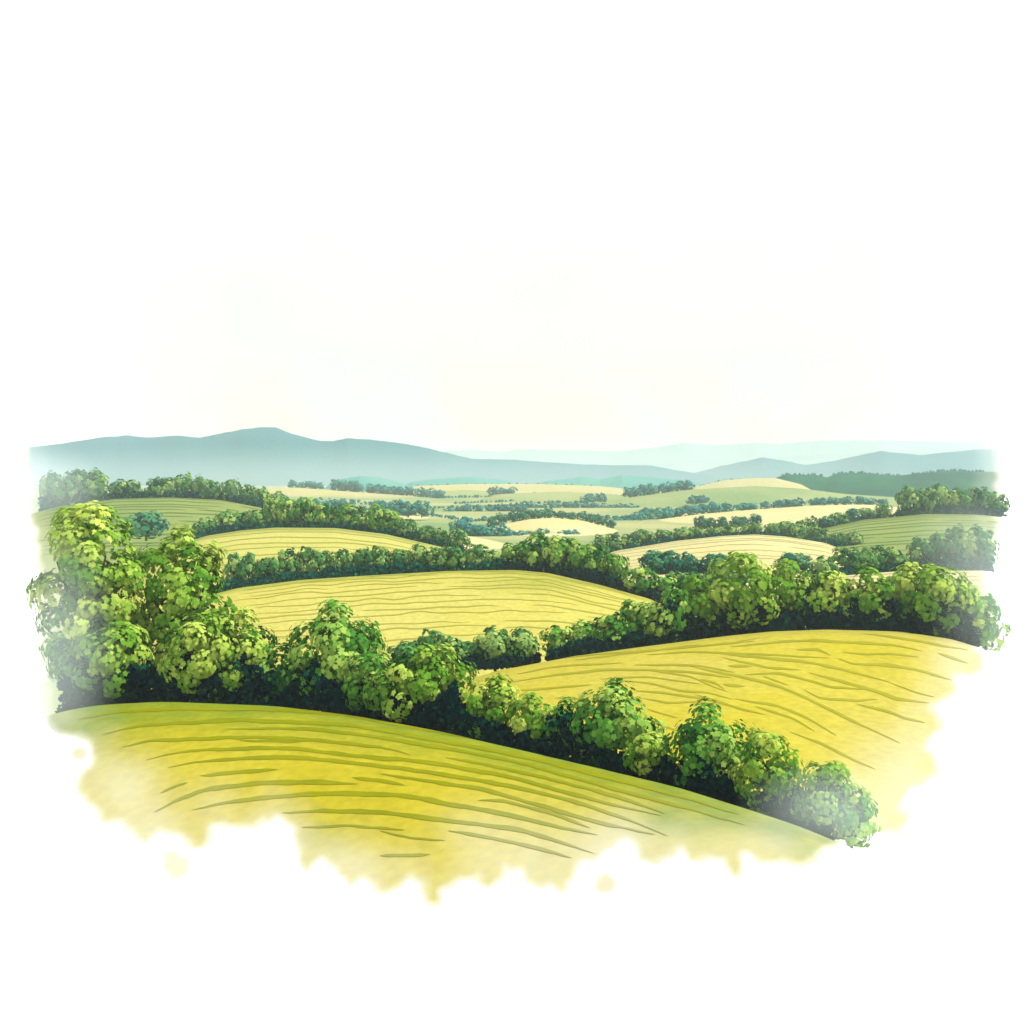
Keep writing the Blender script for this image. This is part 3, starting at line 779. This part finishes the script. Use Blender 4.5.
# right side
row('in the blue green copse right of the straw field', 'trees of the blue green copse', [(650, 573, 190), (735, 574, 190)], 650, 732, 5, 24, 26, 'leaf4', 'mid', 32, 2, .3, (1.7, 10, 9, 2), 'dark2')
G6 = 'trees of the hedge above the pale striped field'
row('in the left hedge part above the pale striped field', G6, F6, 592, 686, 6, lambda f: 20 - 6 * f, 20, 'leaf3', 'small', 33, 3, .3, (1.5, 6, 7, 2), 'dark2')
row('in the right hedge part above the pale striped field', G6, F6, 690, 776, 7, 12, 13, 'leaf3', 'small', 34, 3, .3, (1.3, 5, 6, 2), 'dark2')
row('in the sloping hedge right of the pale striped field', G6, [(778, 538, 288), (860, 549, 288)], 778, 860, 6, 17, 18, 'leaf3', 'small', 35, 3, .3, (1.4, 6, 7, 2), 'dark2')
row('in the short dark row behind the round hedge right of centre', 'trees of the short dark row', [(690, 530, 380), (760, 527, 380)], 697, 760, 6, 12, 13, 'leaf4', 'small', 36, 3)
G7 = 'trees of the hedge above the green striped right field'
row('in the low hedge above the green striped field', G7, F7, 762, 890, 9, 14, 17, ['leaf3', 'leaf4'], 'small', 37, 3, .3, (1.3, 5, 6, 2), 'dark2')
row('in the tall clump above the green striped field', G7, F7, 900, 1000, 6, 29, 26, 'leaf3', 'mid', 38, 3, .3, (1.7, 12, 10, 2), 'dark2')
G8 = 'trees of the hedge below the green striped right field'
row('in the hedge above the thin pale strip on the right', G8, F10, 818, 904, 5, 28, 28, 'leaf3', 'mid', 39, 2.5, .3, (1.8, 12, 10, 2), 'dark2')
row('in the tall misty hedge end above the thin strip', G8, F10, 912, 990, 4, 42, 34, 'leaf3', 'mid', 40, 2.5, .3, (1.8, 16, 11, 2), 'dark2')
row('dark bush at the left end of the hedge above the pale strip', G8, [(780, 575, 180), (812, 575, 180)], 794, 795, 1, 26, 30, 'leaf4', 'mid', 41)

# farther rows, bluish
GF = 'blue trees scattered over the far valley'
FAR = [
 ('in the far blue row beyond the left pale field', F13, 290, 322, 4, 6, 8, 'leaf5', 4),
 ('in the dense far blue row under the mountain', F13, 334, 362, 5, 9, 9, 'leaf5', 4),
 ('in the far row sloping down toward the centre', F13, 366, 446, 10, 8, 9, 'leaf5', 4),
 ('in the small blue pair line right of the far cream strip', [(486, 495, 1000), (512, 495, 1000)], 490, 514, 3, 7, 8, 'leaf5', 0),
 ('in the blue row below the long far pale field', [(447, 515, 640), (520, 512, 640)], 448, 526, 9, 8, 8.5, 'leaf5', 0),
 ('in the round blue clump left of the small far cream field', [(375, 516, 520), (432, 516, 520)], 378, 428, 4, 13, 15, 'leaf5', 0),
 ('in the blue clump behind the left hedgerow', [(325, 514, 560), (350, 514, 560)], 326, 346, 2, 12, 14, 'leaf5', 0),
 ('in the pale blue line behind the left hedgerow top', [(300, 508, 600), (324, 508, 600)], 302, 322, 3, 9, 10, 'leaf5', 0),
 ('in the blue bushes above the narrow cream field', [(455, 537, 400), (505, 542, 400)], 452, 504, 5, 14, 15, 'leaf5', 0),
 ('in the low blue line right of the narrow cream field', [(480, 555, 380), (505, 553, 380)], 482, 502, 3, 8, 10, 'leaf4', 0),
 ('in the blue row beneath the domed cream field', [(508, 541, 405), (592, 547, 405)], 508, 590, 8, 12, 13, 'leaf5', 0),
 ('in the hedge capping the domed cream field, left half', F9, 490, 552, 7, 9, 10, 'leaf4', 2),
 ('in the hedge capping the domed cream field, right half', F9, 556, 614, 6, 8, 9, 'leaf4', 2),
 ('in the blue clump right of the domed cream field', F8, 612, 652, 4, 11, 12, 'leaf5', 2),
 ('in the blue hedge above the long cream field, left part', F8, 656, 730, 7, 9, 11, 'leaf5', 3),
 ('in the blue hedge above the long cream field, right part', F8, 734, 890, 13, 7, 10, 'leaf5', 3),
 ('in the far blue row climbing the green slope', F15, 626, 688, 8, 9, 9, 'leaf5', 3),
 ('in the blue patch in the middle of the far green slope', [(685, 505, 700), (712, 502, 700)], 688, 708, 3, 7, 10, 'leaf5', 0),
 ('in the dotted bushes on the far meadow at the centre', [(525, 497, 900), (600, 499, 900)], 528, 600, 7, 5, 7, 'leaf5', 0),
 ('in the blue group right of the dotted meadow bushes', [(582, 502, 800), (606, 502, 800)], 584, 604, 3, 7, 9, 'leaf5', 0),
 ('in the blue row between the far meadow and green slope', [(520, 509, 700), (640, 511, 700)], 524, 634, 10, 7, 10, 'leaf5', 0),
]
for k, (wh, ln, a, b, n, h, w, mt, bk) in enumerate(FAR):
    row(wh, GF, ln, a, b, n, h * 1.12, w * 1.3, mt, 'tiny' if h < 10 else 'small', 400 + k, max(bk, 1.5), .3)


def far_hedges(name, label, specs, mt, seed):
    """hedgerows too far off to count their trees: small domed heads along lines on the valley floor"""
    r = np.random.default_rng(seed); C, Nn, S, T = [], [], [], []
    for (line, hp, gap) in specs:
        if isinstance(line, tuple) and isinstance(line[0], Mound):
            md, a, b, back = line
            us = np.arange(a, b, gap); pts = [md.behind(u + r.uniform(-.3, .3) * gap, back) for u in us]
        else:
            L = np.array(line, float); us = np.arange(L[0, 0], L[-1, 0], gap)
            pts = [P(u + r.uniform(-.3, .3) * gap, np.interp(u, L[:, 0], L[:, 1]), (CZ - .5) * FPX / (np.interp(u, L[:, 0], L[:, 1]) - VH)) for u in us]
        for p in pts:
            px = p[1] / FPX; h = hp * px * r.uniform(.55, 1.3); w = h * r.uniform(.8, 1.3)
            m = 34; d = r.normal(size=(m, 3)); d /= np.linalg.norm(d, axis=1, keepdims=True); d[:, 2] = np.abs(d[:, 2])
            C.append(p + d * [w * .62, w * .62, h * .8] * r.uniform(.8, 1.05, (m, 1))); Nn.append(d + r.normal(0, .2, (m, 3)))
            S.append(np.full(m, h * .26)); T.append(np.clip(r.uniform(.25, .75) + r.normal(0, .12, m), 0, 1))
    me = leaves_mesh(name, np.concatenate(C), np.concatenate(Nn), np.concatenate(S), np.concatenate(T), M[mt], 0, 7, r)
    tag(link_mesh(name, me), label, 'hedgerows', None, 'stuff')
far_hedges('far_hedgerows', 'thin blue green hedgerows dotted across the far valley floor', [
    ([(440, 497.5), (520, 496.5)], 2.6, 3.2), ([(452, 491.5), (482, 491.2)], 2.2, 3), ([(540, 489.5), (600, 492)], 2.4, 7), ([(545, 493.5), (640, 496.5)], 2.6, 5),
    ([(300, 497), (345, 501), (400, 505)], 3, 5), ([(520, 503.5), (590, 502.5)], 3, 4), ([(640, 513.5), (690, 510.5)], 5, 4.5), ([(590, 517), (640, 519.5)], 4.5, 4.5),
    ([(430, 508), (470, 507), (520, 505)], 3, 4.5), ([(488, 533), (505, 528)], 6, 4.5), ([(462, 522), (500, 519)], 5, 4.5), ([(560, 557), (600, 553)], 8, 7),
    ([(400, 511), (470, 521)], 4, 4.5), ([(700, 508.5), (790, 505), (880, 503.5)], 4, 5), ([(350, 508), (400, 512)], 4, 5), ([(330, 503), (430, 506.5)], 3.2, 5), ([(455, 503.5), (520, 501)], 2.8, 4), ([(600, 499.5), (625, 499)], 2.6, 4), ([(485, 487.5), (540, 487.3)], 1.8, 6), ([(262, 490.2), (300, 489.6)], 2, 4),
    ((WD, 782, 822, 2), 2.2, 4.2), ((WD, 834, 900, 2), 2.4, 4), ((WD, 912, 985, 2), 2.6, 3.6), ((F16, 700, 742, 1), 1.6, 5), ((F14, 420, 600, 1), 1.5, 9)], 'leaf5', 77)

# ------------------------------------------------------------------ air
def haze():
    x, y0, y1, zt, zb = 2600, -120, 4300, 116, -1
    # the ground plate is at 0 and hills dip below it, the box bottom lies a metre below the ground
    vs = [(-x, y0, zb), (x, y0, zb), (x, y1, zb), (-x, y1, zb), (-x, y0, zt), (x, y0, zt), (x, y1, zt), (-x, y1, zt)]
    fs = [(0, 3, 2, 1), (4, 5, 6, 7), (0, 1, 5, 4), (1, 2, 6, 5), (2, 3, 7, 6), (3, 0, 4, 7)]
    me = bpy.data.meshes.new('haze'); me.from_pydata(vs, [], fs); me.update()
    m, nt, N, L = new_mat('air')
    out = N.new('ShaderNodeOutputMaterial'); pv = N.new('ShaderNodeVolumePrincipled')
    pv.inputs['Color'].default_value = (.745, .87, .885, 1)
    pv.inputs['Density'].default_value = .00022
    pv.inputs['Anisotropy'].default_value = 0.0
    L.new(pv.outputs[0], out.inputs['Volume'])
    me.materials.append(m)
    try: m.cycles.homogeneous_volume = True
    except Exception: pass
    tag(link_mesh('haze', me), 'thin pale blue haze filling the valley', 'haze', kind='stuff')
haze()


def mist(label, u, v, d, rx, ry, rz, dens):
    import bmesh
    bm = bmesh.new(); bmesh.ops.create_icosphere(bm, subdivisions=4, radius=1)
    for q in bm.verts:
        n_ = 1.02
        q.co.x *= rx * n_; q.co.y *= ry * n_; q.co.z *= rz * n_
    me = bpy.data.meshes.new('mist'); bm.to_mesh(me); bm.free()
    m, nt, N, L = new_mat('mist')
    out = N.new('ShaderNodeOutputMaterial'); pv = N.new('ShaderNodeVolumePrincipled')
    pv.inputs['Color'].default_value = (.84, .95, 1, 1); pv.inputs['Density'].default_value = dens
    tc = N.new('ShaderNodeTexCoord'); mp = N.new('ShaderNodeVectorMath'); mp.operation = 'DIVIDE'; mp.inputs[1].default_value = (rx, ry, rz)
    ln = N.new('ShaderNodeVectorMath'); ln.operation = 'LENGTH'
    mr = N.new('ShaderNodeMapRange'); mr.interpolation_type = 'SMOOTHSTEP'
    mr.inputs[1].default_value = 1.0; mr.inputs[2].default_value = 0.1; mr.inputs[3].default_value = 0; mr.inputs[4].default_value = dens
    L.new(tc.outputs['Object'], mp.inputs[0]); L.new(mp.outputs[0], ln.inputs[0]); L.new(ln.outputs['Value'], mr.inputs[0]); L.new(mr.outputs[0], pv.inputs['Density'])
    L.new(pv.outputs[0], out.inputs['Volume']); me.materials.append(m)
    o = link_mesh('mist', me); o.location = P(u, v, d)
    tag(o, label, 'mist', kind='stuff')
mist('pale patch of ground mist veiling the left end of the nearest hedgerow', 58, 660, 46, 2.8, 3.0, 6.5, .085)
mist('small white puff of mist before the last bushes on the right', 826, 812, 32, 2.9, 1.7, 1.7, .15)
mist('thin mist over the right end of the big right hedge', 990, 622, 86, 6, 6, 7, .04)
mist('mist veiling the right end of the hedge above the pale strip', 972, 552, 170, 13, 14, 10, .014)
mist('mist round the left end of the upper left tree row', 50, 494, 322, 20, 20, 16, .022)
mist('long low bank of mist at the foot of the big mountain', 400, 484, 1500, 1300, 95, 62, .004)

# ------------------------------------------------------------------ light, sky, camera
w = bpy.data.worlds.new('World'); sc.world = w; w.use_nodes = True
N, L = w.node_tree.nodes, w.node_tree.links
for n in list(N): N.remove(n)
out = N.new('ShaderNodeOutputWorld'); bg = N.new('ShaderNodeBackground')
tc = N.new('ShaderNodeTexCoord'); sx = N.new('ShaderNodeSeparateXYZ'); L.new(tc.outputs['Generated'], sx.inputs[0])
rp = N.new('ShaderNodeValToRGB'); L.new(sx.outputs['Z'], rp.inputs[0])
e = rp.color_ramp.elements
e[0].position = 0; e[0].color = (.955, .82, .64, 1)
e[1].position = .30; e[1].color = (1, 1, 1, 1)
x = e.new(.07); x.color = (.96, .905, .81, 1)
x = e.new(.11); x.color = (.965, .94, .88, 1)
x = e.new(.20); x.color = (.975, .962, .94, 1)
no = N.new('ShaderNodeTexNoise'); no.inputs['Scale'].default_value = 7; no.inputs['Detail'].default_value = 3
L.new(tc.outputs['Generated'], no.inputs['Vector'])
mr = N.new('ShaderNodeMapRange'); mr.inputs[1].default_value = .47; mr.inputs[2].default_value = .64; L.new(no.outputs['Fac'], mr.inputs[0])
band = N.new('ShaderNodeMapRange'); band.inputs[1].default_value = .26; band.inputs[2].default_value = .10; L.new(sx.outputs['Z'], band.inputs[0])
mu = N.new('ShaderNodeMath'); mu.operation = 'MULTIPLY'; L.new(mr.outputs[0], mu.inputs[0]); L.new(band.outputs[0], mu.inputs[1])
ab = N.new('ShaderNodeMath'); ab.operation = 'ABSOLUTE'; L.new(sx.outputs['X'], ab.inputs[0])
sd_ = N.new('ShaderNodeMapRange'); sd_.inputs[1].default_value = .30; sd_.inputs[2].default_value = .43; L.new(ab.outputs[0], sd_.inputs[0])
mw = N.new('ShaderNodeMix'); mw.data_type = 'RGBA'; mw.inputs[7].default_value = (1, 1, 1, 1); L.new(sd_.outputs[0], mw.inputs[0])
mx = N.new('ShaderNodeMix'); mx.data_type = 'RGBA'; mx.inputs[7].default_value = (.895, .945, .872, 1)
L.new(mu.outputs[0], mx.inputs[0]); L.new(rp.outputs[0], mx.inputs[6]); L.new(mx.outputs[2], mw.inputs[6]); L.new(mw.outputs[2], bg.inputs[0])
bg.inputs[1].default_value = .68
L.new(bg.outputs[0], out.inputs[0])

sun = bpy.data.lights.new('sun', 'SUN'); sun.energy = 4.6; sun.angle = math.radians(.6); sun.color = (1, .98, .90)
so = bpy.data.objects.new('sun', sun); COL.objects.link(so)
from mathutils import Vector
az, el = math.radians(84), math.radians(50)       # from the right
dirv = Vector((math.sin(az) * math.cos(el), -math.cos(az) * math.cos(el), math.sin(el)))
so.rotation_euler = dirv.to_track_quat('Z', 'Y').to_euler()

cam = bpy.data.cameras.new('camera'); co = bpy.data.objects.new('camera', cam); COL.objects.link(co)
co.location = (0, 0, CZ); co.rotation_euler = (math.radians(90), 0, 0)
cam.sensor_width = 36; cam.lens = FPX / 1024 * 36; cam.shift_y = -(512 - VH) / 1024
cam.clip_start = .1; cam.clip_end = 30000
sc.camera = co
sc.view_settings.view_transform = 'Standard'; sc.view_settings.look = 'None'
sc.view_settings.exposure = .6; sc.view_settings.gamma = 1
sc.render.engine = 'CYCLES'
c = sc.cycles
c.use_denoising = True; c.max_bounces = 4; c.diffuse_bounces = 3; c.glossy_bounces = 1; c.transmission_bounces = 2; c.volume_bounces = 2
c.transparent_max_bounces = 4
c.use_adaptive_sampling = True; c.adaptive_threshold = .02
